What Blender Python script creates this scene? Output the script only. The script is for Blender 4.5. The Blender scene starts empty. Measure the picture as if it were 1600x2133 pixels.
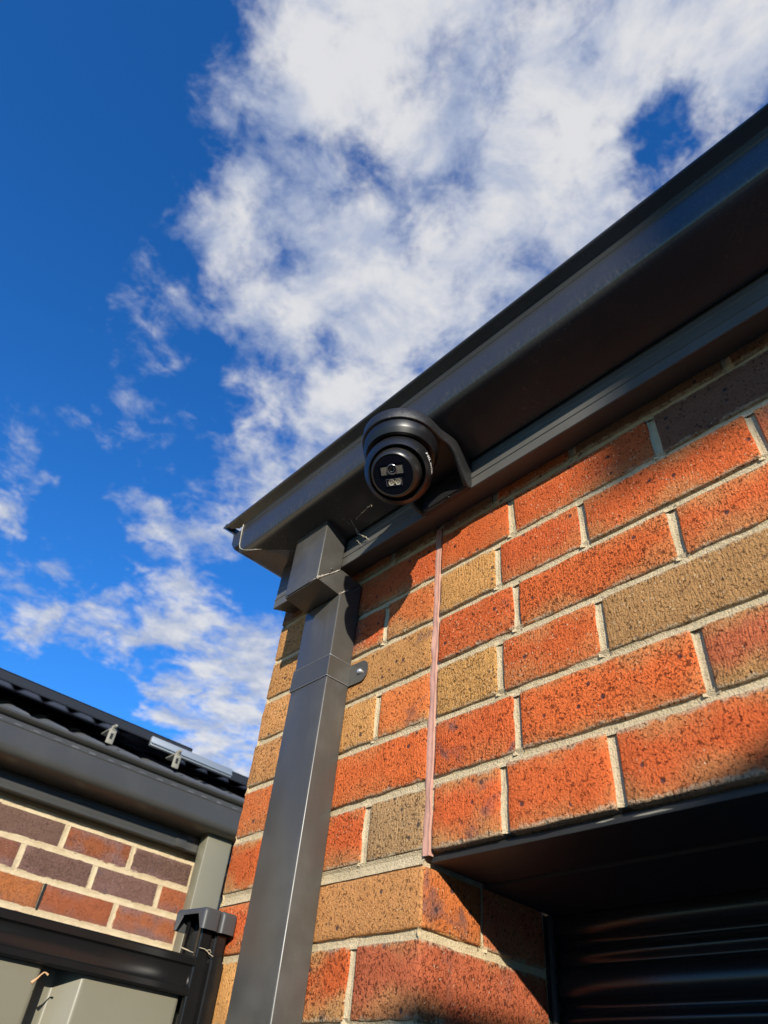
import bpy, bmesh, math, random
from mathutils import Vector, Matrix, noise
random.seed(7)
R = math.radians
sc = bpy.context.scene
col = sc.collection
LZ = 2150.0                                    # lintel height above the driveway, millimetres
def V(x, y, z): return Vector((x/1000, y/1000, (z+LZ)/1000))   # building millimetres to metres

# ------------------------------------------------------------------ camera
cd = bpy.data.cameras.new('camera'); cam = bpy.data.objects.new('camera', cd); col.objects.link(cam)
rot = Matrix.Rotation(R(50.72373), 3, 'Z') @ Matrix.Rotation(R(132.85044), 3, 'X') @ Matrix.Rotation(R(6.81779), 3, 'Z')
cam.matrix_world = Matrix.Translation(V(621.14, -644.18, -270.49)) @ rot.to_4x4()
cd.sensor_fit = 'HORIZONTAL'; cd.sensor_width = 36; cd.lens = 36*1418.65/1600
cd.clip_start = 0.02; cd.clip_end = 2000
cd.dof.use_dof = True; cd.dof.focus_distance = 1.05; cd.dof.aperture_fstop = 9
sc.camera = cam
sc.render.resolution_x, sc.render.resolution_y = 768, 1024

# ------------------------------------------------------------------ light
SUN = Vector((1.31, -1.0, .53)).normalized()   # towards the sun
sun_el = math.asin(SUN.z); sun_rot = math.atan2(SUN.x, SUN.y)
sl = bpy.data.lights.new('sun', 'SUN'); sl.energy = 4.8; sl.angle = R(.53); sl.color = (1, .93, .80)
so = bpy.data.objects.new('sun', sl); col.objects.link(so)
so.rotation_euler = SUN.to_track_quat('Z', 'Y').to_euler(); so.location = (4, -4, 6)

class NT:
    """small helper for building node trees"""
    def __init__(s, tree): s.t = tree; tree.nodes.clear()
    def n(s, typ, **kw):
        nd = s.t.nodes.new(typ); ins = kw.pop('ins', {})
        for k, v in kw.items(): setattr(nd, k, v)
        for k, v in ins.items():
            if hasattr(v, 'is_linked') or hasattr(v, 'links'): s.t.links.new(v, nd.inputs[k])
            else: nd.inputs[k].default_value = v
        return nd
    def math(s, op, a, b=None, c=None, clamp=False):
        ins = {0: a}
        if b is not None: ins[1] = b
        if c is not None: ins[2] = c
        return s.n('ShaderNodeMath', operation=op, use_clamp=clamp, ins=ins).outputs[0]
    def mapr(s, v, a, b, c=0., d=1., smooth=True):
        return s.n('ShaderNodeMapRange', interpolation_type='SMOOTHSTEP' if smooth else 'LINEAR',
                   ins={0: v, 1: a, 2: b, 3: c, 4: d}).outputs[0]
    def mix(s, f, a, b, mode='MIX'):
        return s.n('ShaderNodeMix', data_type='RGBA', blend_type=mode, ins={0: f, 6: a, 7: b}).outputs[2]
    def noise(s, vec, scale, detail=2., rough=.5, dist=0.):
        return s.n('ShaderNodeTexNoise', ins={'Vector': vec, 'Scale': scale, 'Detail': detail, 'Roughness': rough, 'Distortion': dist}).outputs[0]
    def scale(s, vec, sx, sy, sz):
        return s.n('ShaderNodeVectorMath', operation='MULTIPLY', ins={0: vec, 1: (sx, sy, sz)}).outputs[0]
    def bump(s, h, strength, dist, normal=None):
        ins = {'Height': h, 'Strength': strength, 'Distance': dist}
        if normal: ins['Normal'] = normal
        return s.n('ShaderNodeBump', ins=ins).outputs[0]

world = bpy.data.worlds.new('World'); sc.world = world; world.use_nodes = True
w = NT(world.node_tree)
sky = w.n('ShaderNodeTexSky', sky_type='NISHITA', sun_disc=False, sun_elevation=sun_el, sun_rotation=sun_rot,
          altitude=50, air_density=1.0, dust_density=.25, ozone_density=3.0)
blue = w.n('ShaderNodeHueSaturation', ins={'Hue': .5, 'Saturation': 1.25, 'Value': 1.0, 'Color': sky.outputs[0]}).outputs[0]
blue = w.mix(1., blue, (.75, 1.28, 1.80, 1), 'MULTIPLY')
dirv = w.n('ShaderNodeTexCoord').outputs['Generated']
# cloud banks: a direction, an angular radius (degrees), a weight
BANKS = [(-0.1701, 0.1258, 0.9774, 10.48, 1.08), (-0.0347, 0.2701, 0.9622, 9.59, 1.08), (0.0941, 0.3513, 0.9315, 7.92, 1.08), (-0.2951, 0.1525, 0.9432, 9.95, 1.08), (-0.1714, 0.3591, 0.9174, 11.09, 1.08), (-0.4861, 0.2919, 0.8237, 11.09, 1.08), (-0.3307, 0.3619, 0.8716, 10.72, 1.08), (-0.5939, 0.3076, 0.7435, 7.47, 0.85), (-0.0082, 0.4663, 0.8846, 6.68, 0.8), (-0.419, 0.1596, 0.8939, 8.16, 1.08), (-0.3888, 0.0115, 0.9213, 4.15, 0.3168), (-0.6217, 0.0568, 0.7812, 4.56, 0.4048), (-0.6463, 0.0942, 0.7572, 3.24, 0.4048), (-0.7722, 0.0458, 0.6337, 2.72, 0.3696), (-0.8198, 0.0392, 0.5713, 2.31, 0.6), (-0.7058, 0.2478, 0.6637, 5.74, 0.66), (-0.692, 0.1627, 0.7033, 4.46, 0.44), (-0.8363, 0.1554, 0.5257, 4.51, 0.3872), (-0.8324, 0.1904, 0.5205, 2.83, 0.3696), (-0.7066, 0.0818, 0.7029, 3.19, 0.264), (-0.7417, 0.1899, 0.6433, 2.97, 0.44), (-0.8673, 0.1673, 0.4689, 4.4, 0.84), (-0.8399, 0.2533, 0.48, 4.64, 0.896), (-0.8011, 0.3194, 0.5063, 5.57, 1.008), (-0.7678, 0.4163, 0.487, 6.81, 1.064), (-0.8175, 0.4096, 0.4048, 6.14, 1.064), (-0.8715, 0.1208, 0.4752, 2.98, 0.672)]
GAPS = [(0.0001, 0.3873, 0.9219, 2.66, 0.8), (-0.1223, 0.3437, 0.9311, 2.6, 0.35), (-0.4689, 0.2984, 0.8313, 1.93, 0.55), (-0.3355, 0.3073, 0.8905, 2.57, 0.3), (-0.0764, 0.2629, 0.9618, 1.81, 0.3)]
wn = w.n('ShaderNodeTexNoise', ins={'Vector': dirv, 'Scale': 4.5, 'Detail': 5., 'Roughness': .6}).outputs['Color']
wv = w.n('ShaderNodeVectorMath', operation='SUBTRACT', ins={0: wn, 1: (.5, .5, .5)}).outputs[0]
wv = w.n('ShaderNodeVectorMath', operation='SCALE', ins={0: wv, 'Scale': .30}).outputs[0]
dirw = w.n('ShaderNodeVectorMath', operation='NORMALIZE', ins={0: w.n('ShaderNodeVectorMath', operation='ADD', ins={0: dirv, 1: wv}).outputs[0]}).outputs[0]
acc = None
for (bx, by, bz, br, bw) in BANKS:
    dt = w.n('ShaderNodeVectorMath', operation='DOT_PRODUCT', ins={0: dirw, 1: (bx, by, bz)}).outputs['Value']
    m = w.mapr(dt, math.cos(R(br*1.25)), math.cos(R(br*.15)), 0., bw, False)
    acc = m if acc is None else w.math('MAXIMUM', acc, m)
for (bx, by, bz, br, bw) in GAPS:
    dt = w.n('ShaderNodeVectorMath', operation='DOT_PRODUCT', ins={0: dirw, 1: (bx, by, bz)}).outputs['Value']
    acc = w.math('SUBTRACT', acc, w.mapr(dt, math.cos(R(br*1.3)), math.cos(R(br*.1)), 0., bw*.6, False))
wsep = w.n('ShaderNodeSeparateXYZ', ins={0: dirv})
zz = w.math('MAXIMUM', wsep.outputs[2], .06)
pl = w.n('ShaderNodeVectorMath', operation='DIVIDE', ins={0: dirv, 1: w.n('ShaderNodeCombineXYZ', ins={0: zz, 1: zz, 2: 1.}).outputs[0]}).outputs[0]
n1 = w.noise(pl, 4.6, 11., .6, .3)
n2 = w.noise(w.scale(pl, 1, 1, 1), 13., 9., .66, .4)
n3 = w.noise(pl, .8, 2., .5)
behind = w.math('MULTIPLY', w.mapr(n3, .45, .65), .55)            # broken cloud over the rest of the sky
inview = w.mapr(w.n('ShaderNodeVectorMath', operation='DOT_PRODUCT', ins={0: dirv, 1: (-.5675, .4641, .6801)}).outputs['Value'], .60, .68)
cover = w.math('MAXIMUM', acc, w.math('MULTIPLY', behind, w.math('SUBTRACT', 1., inview)))
dens = w.math('ADD', cover, w.math('ADD', w.math('MULTIPLY', w.math('SUBTRACT', n1, .5), 2.5), w.math('MULTIPLY', w.math('SUBTRACT', n2, .5), 1.25)))
cl = w.mapr(dens, .32, 1.12)
gate = w.mapr(cover, .02, .22)
cl = w.math('MULTIPLY', cl, gate)
shade = w.mapr(w.math('ADD', w.noise(pl, 7., 9., .62, .3), w.math('MULTIPLY', dens, .10)), .44, .74)
ccol = w.mix(shade, (3.2, 3.7, 4.9, 1), (5.9, 5.9, 6.0, 1))
wcol = w.mix(w.math('MULTIPLY', cl, .95), blue, ccol)
bg = w.n('ShaderNodeBackground', ins={'Color': wcol, 'Strength': .093})
out = w.n('ShaderNodeOutputWorld', ins={'Surface': bg.outputs[0]})

sc.view_settings.view_transform = 'Standard'; sc.view_settings.look = 'None'
sc.view_settings.exposure = .5; sc.view_settings.gamma = 1; sc.view_settings.use_curve_mapping = False

# ------------------------------------------------------------------ materials
def mat(name):
    m = bpy.data.materials.new(name); m.use_nodes = True; t = NT(m.node_tree)
    o = t.n('ShaderNodeOutputMaterial'); b = t.n('ShaderNodeBsdfPrincipled')
    m.node_tree.links.new(b.outputs[0], o.inputs[0]); return m, t, b
def setin(t, b, **kw):
    for k, v in kw.items():
        k = k.replace('_', ' ')
        if hasattr(v, 'links'): t.t.links.new(v, b.inputs[k])
        else: b.inputs[k].default_value = v
def paint(name, c, rough=.35, dust=.25, spec=.5, coat=0., scale=1.):
    m, t, b = mat(name)
    p = t.n('ShaderNodeTexCoord').outputs['Object']
    blot = t.noise(p, 9*scale, 5., .6)
    grit = t.noise(p, 420*scale, 2., .5)
    spk = t.mapr(grit, .68, .76)
    streak = t.noise(t.scale(p, 160, 160, 6), 1., 4., .6)
    d = t.math('ADD', t.math('MULTIPLY', t.mapr(blot, .4, .75), dust*.5), t.math('MULTIPLY', t.mapr(streak, .55, .8), dust*.35))
    d = t.math('ADD', d, t.math('MULTIPLY', spk, dust*.7), clamp=True)
    dustc = tuple(min(1, v*1.5+.022) for v in c)+(1,)
    setin(t, b, Base_Color=t.mix(d, c+(1,), dustc), Roughness=t.math('ADD', rough, t.math('MULTIPLY', d, .35), clamp=True))
    b.inputs['Specular IOR Level'].default_value = spec; b.inputs['Coat Weight'].default_value = coat; b.inputs['Coat Roughness'].default_value = .15
    wav = t.noise(t.scale(p, 5, 5, 2.2), 1., 2., .5)
    setin(t, b, Normal=t.bump(wav, .12, .004, t.bump(grit, .05, .0004)))
    return m
def add_scuffs(m, scale, thr, colour):
    nt = m.node_tree; t = NT.__new__(NT); t.t = nt; b = [n for n in nt.nodes if n.type == 'BSDF_PRINCIPLED'][0]
    p = t.n('ShaderNodeTexCoord').outputs['Object']; v = t.n('ShaderNodeTexVoronoi', feature='F1', ins={'Vector': t.scale(p, 1.5, 1.5, .6), 'Scale': scale, 'Randomness': 1.})
    k = t.math('MULTIPLY', t.math('SUBTRACT', 1., t.mapr(v.outputs['Distance'], .07, .13)), t.mapr(t.n('ShaderNodeSeparateColor', ins={0: v.outputs['Color']}).outputs[0], thr, thr+.02))
    old = b.inputs['Base Color'].links[0].from_socket; nt.links.new(t.mix(k, old, colour+(1,)), b.inputs['Base Color'])
def add_edge_dirt(m, z0, z1):
    nt = m.node_tree; t = NT.__new__(NT); t.t = nt; b = [n for n in nt.nodes if n.type == 'BSDF_PRINCIPLED'][0]
    p = t.n('ShaderNodeTexCoord').outputs['Object']; z = t.n('ShaderNodeSeparateXYZ', ins={0: p}).outputs[2]
    band = t.math('MULTIPLY', t.mapr(z, z0, (z0+z1)/2), t.math('SUBTRACT', 1., t.mapr(z, (z0+z1)/2, z1)))
    k = t.math('MULTIPLY', band, t.mapr(t.noise(t.scale(p, 330, 60, 60), 1., 4., .65), .45, .75, 0., .26))
    old = b.inputs['Base Color'].links[0].from_socket; nt.links.new(t.mix(k, old, (.16, .145, .115, 1)), b.inputs['Base Color'])
def plain(name, c, rough=.5, metal=0., spec=.5):
    m, t, b = mat(name); setin(t, b, Base_Color=c+(1,), Roughness=rough, Metallic=metal)
    b.inputs['Specular IOR Level'].default_value = spec; return m

def brick_material(name, flash, drag=1.0, pit=1.0, speck=1.0):
    """Object colour gives the body colour, alpha how far the flashed rim creeps in"""
    m, t, b = mat(name)
    p0 = t.n('ShaderNodeTexCoord').outputs['Object']; oi = t.n('ShaderNodeObjectInfo')
    off = t.math('MULTIPLY', oi.outputs['Random'], 37.0)
    p = t.n('ShaderNodeVectorMath', operation='ADD', ins={0: p0, 1: t.n('ShaderNodeCombineXYZ', ins={0: off, 1: off, 2: off}).outputs[0]}).outputs[0]
    sp = t.n('ShaderNodeSeparateXYZ', ins={0: p0})
    big = t.noise(p, 11, 3., .55)
    az = t.math('DIVIDE', t.math('ABSOLUTE', sp.outputs[2]), .038)
    low = t.math('DIVIDE', sp.outputs[2], -.038)
    rim = t.math('ADD', t.math('MULTIPLY', t.math('MAXIMUM', low, t.math('SUBTRACT', az, .25)), .55), t.math('MULTIPLY', t.math('SUBTRACT', big, .5), 1.8))
    rim = t.math('MULTIPLY', t.mapr(rim, .05, .62), oi.outputs['Alpha'])
    c = t.mix(rim, oi.outputs['Color'], flash+(1,))
    tone = t.noise(p, 34, 4., .6)
    r2 = t.math('FRACT', t.math('MULTIPLY', oi.outputs['Random'], 7.31)); r3 = t.math('FRACT', t.math('MULTIPLY', oi.outputs['Random'], 23.7)); r4 = t.math('FRACT', t.math('MULTIPLY', oi.outputs['Random'], 51.9))
    c = t.mix(t.mapr(tone, .35, .72, .0, .32), c, t.mix(1., c, (.66, .56, .50, 1), 'MULTIPLY'))
    kiln = t.math('MULTIPLY', t.mapr(t.noise(p, 17, 4., .6, .5), .56, .70), t.mapr(r2, .45, .95, 0., .75))
    c = t.mix(kiln, c, (.13, .085, .085, 1))
    fine = t.noise(p, 360, 3., .7)
    c = t.mix(t.mapr(fine, .52, .72, 0, .45), c, t.mix(1., c, (1.35, 1.25, 1.1, 1), 'MULTIPLY'))
    # pits, drag lines from the wire cut, burnt iron spots, pale grog
    pn = t.noise(t.scale(p, 1, 1, .85), 310, 2., .55, .9)
    pm = t.noise(p, 45, 3., .6)
    pits = t.math('MULTIPLY', t.mapr(t.math('ADD', pn, t.math('MULTIPLY', t.math('SUBTRACT', r3, .5), .06)), .575, .63), t.mapr(pm, .25, .55))
    dragn = t.noise(t.scale(p, 420, 420, 90), 1., 3., .6)
    dr = t.mapr(dragn, .30, .62)
    iron = t.n('ShaderNodeTexVoronoi', feature='F1', ins={'Vector': p, 'Scale': 62, 'Randomness': 1.})
    ispot = t.math('MULTIPLY', t.math('SUBTRACT', 1., t.mapr(iron.outputs['Distance'], .12, .27)), t.mapr(t.n('ShaderNodeSeparateColor', ins={0: iron.outputs['Color']}).outputs[0], .80, .84))
    pale = t.n('ShaderNodeTexVoronoi', feature='F1', ins={'Vector': p, 'Scale': 210, 'Randomness': 1.})
    pspot = t.math('MULTIPLY', t.math('SUBTRACT', 1., t.mapr(pale.outputs['Distance'], .16, .32)), t.mapr(t.n('ShaderNodeSeparateColor', ins={0: pale.outputs['Color']}).outputs[1], .87, .90))
    c = t.mix(t.math('MULTIPLY', pspot, .75*speck), c, (.62, .47, .30, 1))
    c = t.mix(t.math('MULTIPLY', ispot, .85*speck), c, (.035, .03, .04, 1))
    smear = t.math('MULTIPLY', t.mapr(t.math('ADD', t.math('ABSOLUTE', sp.outputs[2]), t.math('MULTIPLY', t.math('SUBTRACT', t.noise(p, 70, 5., .7), .5), .022)), .0335, .0385), .7*speck)
    c = t.mix(smear, c, (.50, .40, .26, 1))
    c = t.mix(t.math('MULTIPLY', pits, .78*pit), c, t.mix(1., c, (.12, .09, .08, 1), 'MULTIPLY'))  # shade inside the pits, painted into the colour
    setin(t, b, Base_Color=c, Roughness=.88); b.inputs['Specular IOR Level'].default_value = .22
    h = t.math('ADD', t.math('MULTIPLY', pits, -2.2*pit), t.math('MULTIPLY', t.math('MULTIPLY', dr, t.mapr(r4, .2, 1., .1, 1.)), .38*drag))
    h = t.math('ADD', h, t.math('MULTIPLY', fine, 1.1)); h = t.math('ADD', h, t.math('MULTIPLY', tone, .8)); h = t.math('ADD', h, t.math('MULTIPLY', ispot, -.5))
    setin(t, b, Normal=t.bump(h, 1.0, .0030))
    return m
def mortar_material(name, c, c2):
    m, t, b = mat(name); p = t.n('ShaderNodeTexCoord').outputs['Object']
    g = t.noise(p, 520, 3., .7); big = t.noise(p, 22, 4., .6)
    cc = t.mix(t.mapr(big, .35, .7), c+(1,), c2+(1,)); cc = t.mix(t.mapr(g, .5, .75, 0, .5), cc, tuple(v*.6 for v in c2)+(1,))
    setin(t, b, Base_Color=cc, Roughness=.95); b.inputs['Specular IOR Level'].default_value = .1
    setin(t, b, Normal=t.bump(t.math('ADD', g, t.math('MULTIPLY', t.noise(p, 130, 3., .6), 1.2)), 1., .0022)); return m

M = {}
M['brick'] = brick_material('wirecut_brick', (.52, .28, .105))
M['brick_old'] = brick_material('smooth_brick', (.24, .135, .12), drag=.15, pit=.45, speck=.35)
M['mortar'] = mortar_material('grey_mortar', (.62, .50, .32), (.52, .42, .26))
M['mortar_cream'] = mortar_material('cream_mortar', (.66, .53, .34), (.56, .43, .26))
M['gutter'] = paint('charcoal_gutter_paint', (.033, .0325, .0315), .22, .34)
M['fascia'] = paint('charcoal_fascia_paint', (.088, .084, .074), .36, .5)
M['pipe'] = paint('charcoal_downpipe_paint', (.058, .0545, .048), .29, .95)
add_scuffs(M['pipe'], 55, .965, (.55, .54, .50)); add_edge_dirt(M['gutter'], 2.755, 2.795)
M['pipe_grey'] = paint('grey_olive_paint', (.175, .165, .118), .42, .15)
M['sheet'] = paint('olive_fence_paint', (.180, .170, .125), .33, .2)
M['black_paint'] = paint('black_fence_paint', (.009, .009, .0092), .19, .14)
M['cap'] = plain('black_cap_plastic', (.05, .05, .052), .5)
M['steel'] = paint('dark_lintel_paint', (.022, .022, .022), .55, .6)
M['door'] = paint('black_door_paint', (.012, .012, .013), .25, .1)
M['soffit'] = plain('dark_soffit_board', (.02, .018, .017), .7)
M['zinc'] = plain('zinc_screw', (.75, .75, .74), .35, .8)
M['caulk'] = mortar_material('dirty_caulk', (.50, .46, .38), (.36, .33, .27))
M['alu'] = plain('mill_aluminium', (.36, .38, .40), .5, .6)
M['galv'] = plain('dull_galvanised', (.26, .24, .19), .6, .2)
M['panel_frame'] = plain('black_anodised_frame', (.03, .029, .028), .35, .3)
M['panel_glass'] = plain('solar_glass', (.008, .012, .03), .08)
M['tile'] = paint('charcoal_roof_tile', (.075, .078, .085), .6, .5)
M['web'] = plain('dried_web', (.45, .38, .27), .9)
M['twig'] = plain('dry_twig', (.55, .33, .17), .8)
M['rubber'] = plain('black_rubber', (.02, .02, .02), .8)
M['concrete'] = mortar_material('driveway_concrete', (.40, .38, .35), (.33, .31, .28))
M['render'] = mortar_material('cream_render', (.55, .50, .43), (.50, .45, .38))
M['grass'] = plain('lawn', (.07, .10, .03), .9)
# sealant
m, t, b = mat('pink_sealant'); p = t.n('ShaderNodeTexCoord').outputs['Object']
setin(t, b, Base_Color=t.mix(t.noise(p, 30, 3., .6), (.50, .27, .20, 1), (.43, .23, .175, 1)), Roughness=.6, Normal=t.bump(t.noise(p, 60, 4., .6), .7, .003)); M['sealant'] = m
# camera plastics
m, t, b = mat('textured_black_plastic'); p = t.n('ShaderNodeTexCoord').outputs['Object']; g = t.noise(p, 620, 1., .5)
setin(t, b, Base_Color=(.015, .015, .0155, 1), Roughness=.42, Normal=t.bump(g, .8, .0012)); M['bracket'] = m
M['cam_body'] = plain('satin_black_metal', (.0075, .0075, .008), .38)
M['cam_eye'] = plain('satin_grey_black', (.015, .0145, .014), .32)
M['cam_dark'] = plain('matt_black_recess', (.006, .006, .006), .7)
M['cam_glass'] = plain('black_face_glass', (.004, .004, .005), .12)
m, t, b = mat('speckled_window'); p = t.n('ShaderNodeTexCoord').outputs['Object']
setin(t, b, Base_Color=t.mix(t.mapr(t.noise(p, 900, 2., .6), .35, .65), (.05, .048, .042, 1), (.22, .205, .165, 1)), Roughness=.5); M['cam_window'] = m
M['cam_led'] = plain('led_reflector', (.42, .39, .30), .4, .2)
M['cam_ring'] = plain('lens_ring', (.20, .20, .21), .3, .7)
M['white_print'] = plain('white_print', (.85, .85, .82), .5)

# ------------------------------------------------------------------ builders
def link(name, me, material=None, parent=None, smooth=None, loc=None):
    o = bpy.data.objects.new(name, me); col.objects.link(o)
    if material is not None: me.materials.clear(); me.materials.append(M[material] if isinstance(material, str) else material)
    if parent: o.parent = parent
    if smooth is not None:
        me.polygons.foreach_set('use_smooth', [True]*len(me.polygons))
        if smooth < 180: me.set_sharp_from_angle(angle=R(smooth))
    if loc is not None: o.location = loc
    return o
def from_bm(name, bm, material, parent=None, smooth=35):
    bmesh.ops.recalc_face_normals(bm, faces=bm.faces)
    me = bpy.data.meshes.new(name); bm.to_mesh(me); bm.free()
    return link(name, me, material, parent, smooth)
def empty(name, label, cat, loc, group=None):
    o = bpy.data.objects.new(name, None); col.objects.link(o); o.location = loc; o.empty_display_size = .1
    o['label'] = label; o['category'] = cat
    if group: o['group'] = group
    return o
def tag(o, label, cat, group=None, kind=None):
    o['label'] = label; o['category'] = cat
    if group: o['group'] = group
    if kind: o['kind'] = kind
    return o
def keep(o, parent):                 # geometry is written in world metres; hang it on its Empty
    o.parent = parent
    inv = Matrix.Translation(-parent_loc(parent)); o.matrix_parent_inverse = inv
    return o
def parent_loc(p):                   # world position of an unrotated parent
    l = Vector(p.location)
    if p.parent: l += p.matrix_parent_inverse.to_translation()+parent_loc(p.parent)
    return l
def sweep(bm, prof, path, closed=True):
    """prof: list of rings already as world points lists"""
    rings = [[bm.verts.new(q) for q in ring] for ring in path]
    n = len(rings[0])
    for a, b_ in zip(rings, rings[1:]):
        for i in range(n if closed else n-1):
            bm.faces.new((a[i], a[(i+1) % n], b_[(i+1) % n], b_[i]))
    return rings
def box(bm, x0, x1, y0, y1, z0, z1, bev=0, seg=2):
    c = [bm.verts.new(V(x, y, z)) for x in (x0, x1) for y in (y0, y1) for z in (z0, z1)]
    f = [bm.faces.new([c[i] for i in q]) for q in ((0, 1, 3, 2), (4, 6, 7, 5), (0, 4, 5, 1), (2, 3, 7, 6), (0, 2, 6, 4), (1, 5, 7, 3))]
    if bev:
        es = list({e for q in f for e in q.edges})
        bmesh.ops.bevel(bm, geom=es, offset=bev/1000, segments=seg, affect='EDGES', profile=.5)
def boxobj(name, material, parent, *a, bev=0, seg=2, smooth=35):
    bm = bmesh.new(); box(bm, *a, bev=bev, seg=seg); o = from_bm(name, bm, material, None, smooth)
    return keep(o, parent) if parent else o
def tube_pts(bm, pts, r, seg=6):
    prev = None; n = len(pts)
    for i, q in enumerate(pts):
        d = (pts[min(i+1, n-1)]-pts[max(i-1, 0)]).normalized(); a = d.orthogonal().normalized() if prev is None else (prev-d*prev.dot(d)).normalized()
        prev = a; b_ = d.cross(a); rr = r[i] if isinstance(r, (list, tuple)) else r
        ring = [bm.verts.new(q+(a*math.cos(k*2*math.pi/seg)+b_*math.sin(k*2*math.pi/seg))*rr) for k in range(seg)]
        if i:
            for k in range(seg): bm.faces.new((last[k], last[(k+1) % seg], ring[(k+1) % seg], ring[k]))
        else: bm.faces.new(ring[::-1])
        last = ring
    bm.faces.new(last)
def tubeobj(name, material, parent, pts, r, seg=6):
    bm = bmesh.new(); tube_pts(bm, [V(*q) for q in pts], [v/1000 for v in r] if isinstance(r, (list, tuple)) else r/1000, seg)
    o = from_bm(name, bm, material, None, 60); return keep(o, parent) if parent else o
def lathe(bm, prof, origin, axis, seg=48, up=None):
    """prof: (radius, height along axis) in mm"""
    axis = axis.normalized(); a = axis.orthogonal().normalized(); b_ = axis.cross(a); last = None; new = []
    for (r, h) in prof:
        if r < 1e-6: ring = [bm.verts.new(origin+axis*h/1000)]
        else: ring = [bm.verts.new(origin+axis*h/1000+(a*math.cos(k*2*math.pi/seg)+b_*math.sin(k*2*math.pi/seg))*r/1000) for k in range(seg)]
        if last:
            for k in range(seg):
                q = [last[k % len(last)], last[(k+1) % len(last)], ring[(k+1) % len(ring)], ring[k % len(ring)]]
                u = []
                for v in q:
                    if v not in u: u.append(v)
                if len(u) > 2: bm.faces.new(u)
        last = ring
def latheobj(name, material, parent, prof, origin, axis, seg=48, smooth=40):
    bm = bmesh.new(); lathe(bm, prof, origin, axis, seg); o = from_bm(name, bm, material, None, smooth)
    return keep(o, parent) if parent else o

# bricks -----------------------------------------------------------
def brick_mesh(L, D, H, r=2.6, step=22., amp=1.15, seed=0.):
    def ax(l):
        h = l/2; n = max(1, round((l-2*r)/step)); return [-h]+[-(h-r)+(l-2*r)*i/n for i in range(n+1)]+[h]
    A = [ax(L), ax(D), ax(H)]; hs = (L/2, D/2, H/2); verts = {}; bm = bmesh.new()
    def vert(i, j, k):
        key = (i, j, k)
        if key not in verts:
            q = Vector((A[0][i], A[1][j], A[2][k])); inn = Vector([max(-(h-r), min(h-r, v)) for v, h in zip(q, hs)]); d = q-inn
            if d.length > 1e-6: q = inn+d.normalized()*r
            nz = noise.noise_vector(q*.045+Vector((seed, seed*1.7, seed*.3)))*amp + noise.noise_vector(q*.13+Vector((seed, 5, seed)))*amp*.8
            verts[key] = bm.verts.new((q+nz)/1000)
        return verts[key]
    n = [len(a) for a in A]
    for i in range(n[0]-1):
        for k in range(n[2]-1):
            bm.faces.new((vert(i, 0, k), vert(i+1, 0, k), vert(i+1, 0, k+1), vert(i, 0, k+1)))
            bm.faces.new((vert(i, n[1]-1, k), vert(i, n[1]-1, k+1), vert(i+1, n[1]-1, k+1), vert(i+1, n[1]-1, k)))
        for j in range(n[1]-1):
            bm.faces.new((vert(i, j, 0), vert(i, j+1, 0), vert(i+1, j+1, 0), vert(i+1, j, 0)))
            bm.faces.new((vert(i, j, n[2]-1), vert(i+1, j, n[2]-1), vert(i+1, j+1, n[2]-1), vert(i, j+1, n[2]-1)))
    for j in range(n[1]-1):
        for k in range(n[2]-1):
            bm.faces.new((vert(0, j, k), vert(0, j, k+1), vert(0, j+1, k+1), vert(0, j+1, k)))
            bm.faces.new((vert(n[0]-1, j, k), vert(n[0]-1, j+1, k), vert(n[0]-1, j+1, k+1), vert(n[0]-1, j, k+1)))
    me = bpy.data.meshes.new('brick'); bm.to_mesh(me); bm.free()
    me.polygons.foreach_set('use_smooth', [True]*len(me.polygons)); return me
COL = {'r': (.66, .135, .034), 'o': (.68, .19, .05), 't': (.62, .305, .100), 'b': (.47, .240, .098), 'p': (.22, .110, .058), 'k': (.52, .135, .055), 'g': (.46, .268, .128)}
_bs = [0.]
def brick(parent, x0, x1, y0, y1, z0, z1, kind, material='brick', flash=None, cmap=COL, rz=0., proud=None):
    """box given in building millimetres; joints already taken off"""
    _bs[0] += 1.37; s = _bs[0]
    rnd = random.Random(int(s*1000))
    L, D, H = x1-x0, y1-y0, z1-z0
    if rz: L, D = D, L
    me = brick_mesh(L, D, H, seed=s)
    o = link('brick', me, material); c = cmap[kind]; f = 1+rnd.uniform(-.12, .12)
    a = flash if flash is not None else (rnd.choice((.35, .6, .8, .95)) if kind in 'rok' else .2)
    o.color = (c[0]*f, c[1]*f*(1+rnd.uniform(-.06, .06)), c[2]*f, a)
    o.rotation_euler = (rnd.uniform(-.004, .004), rnd.uniform(-.004, .004), rz+rnd.uniform(-.004, .004))
    p = V((x0+x1)/2, (y0+y1)/2, (z0+z1)/2)
    if rz == 0: p.y += (proud if proud is not None else rnd.uniform(-.9, .9))/1000
    o.location = p; o.parent = parent; o.matrix_parent_inverse = Matrix.Translation(-parent_loc(parent))
    return o
def joint_strip(bm, p0, p1, across, outn, width=17., seed=0., recess=1.3, hollow=4.2, step=8.):
    """concave tooled joint from p0 to p1 (mm tuples)"""
    a, b_ = Vector(p0), Vector(p1); L = (b_-a).length; n = max(2, int(L/step)); ac = Vector(across); on = Vector(outn)
    prof = [(-.5, 0.), (-.30, .35), (-.12, .85), (.12, 1.), (.30, .55), (.5, .1)]; last = None
    for i in range(n+1):
        q = a.lerp(b_, i/n); row = []
        for (s, h) in prof:
            nn = noise.noise(q*.021+Vector((s*3, seed, 1)))*1.3+noise.noise(q*.085+Vector((s*5, seed, 4)))*1.1
            row.append(bm.verts.new(V(*(q+ac*(s*width)-on*(recess+hollow*h-nn)))))
        if last:
            for k in range(len(prof)-1): bm.faces.new((last[k], last[k+1], row[k+1], row[k]))
        last = row

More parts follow.
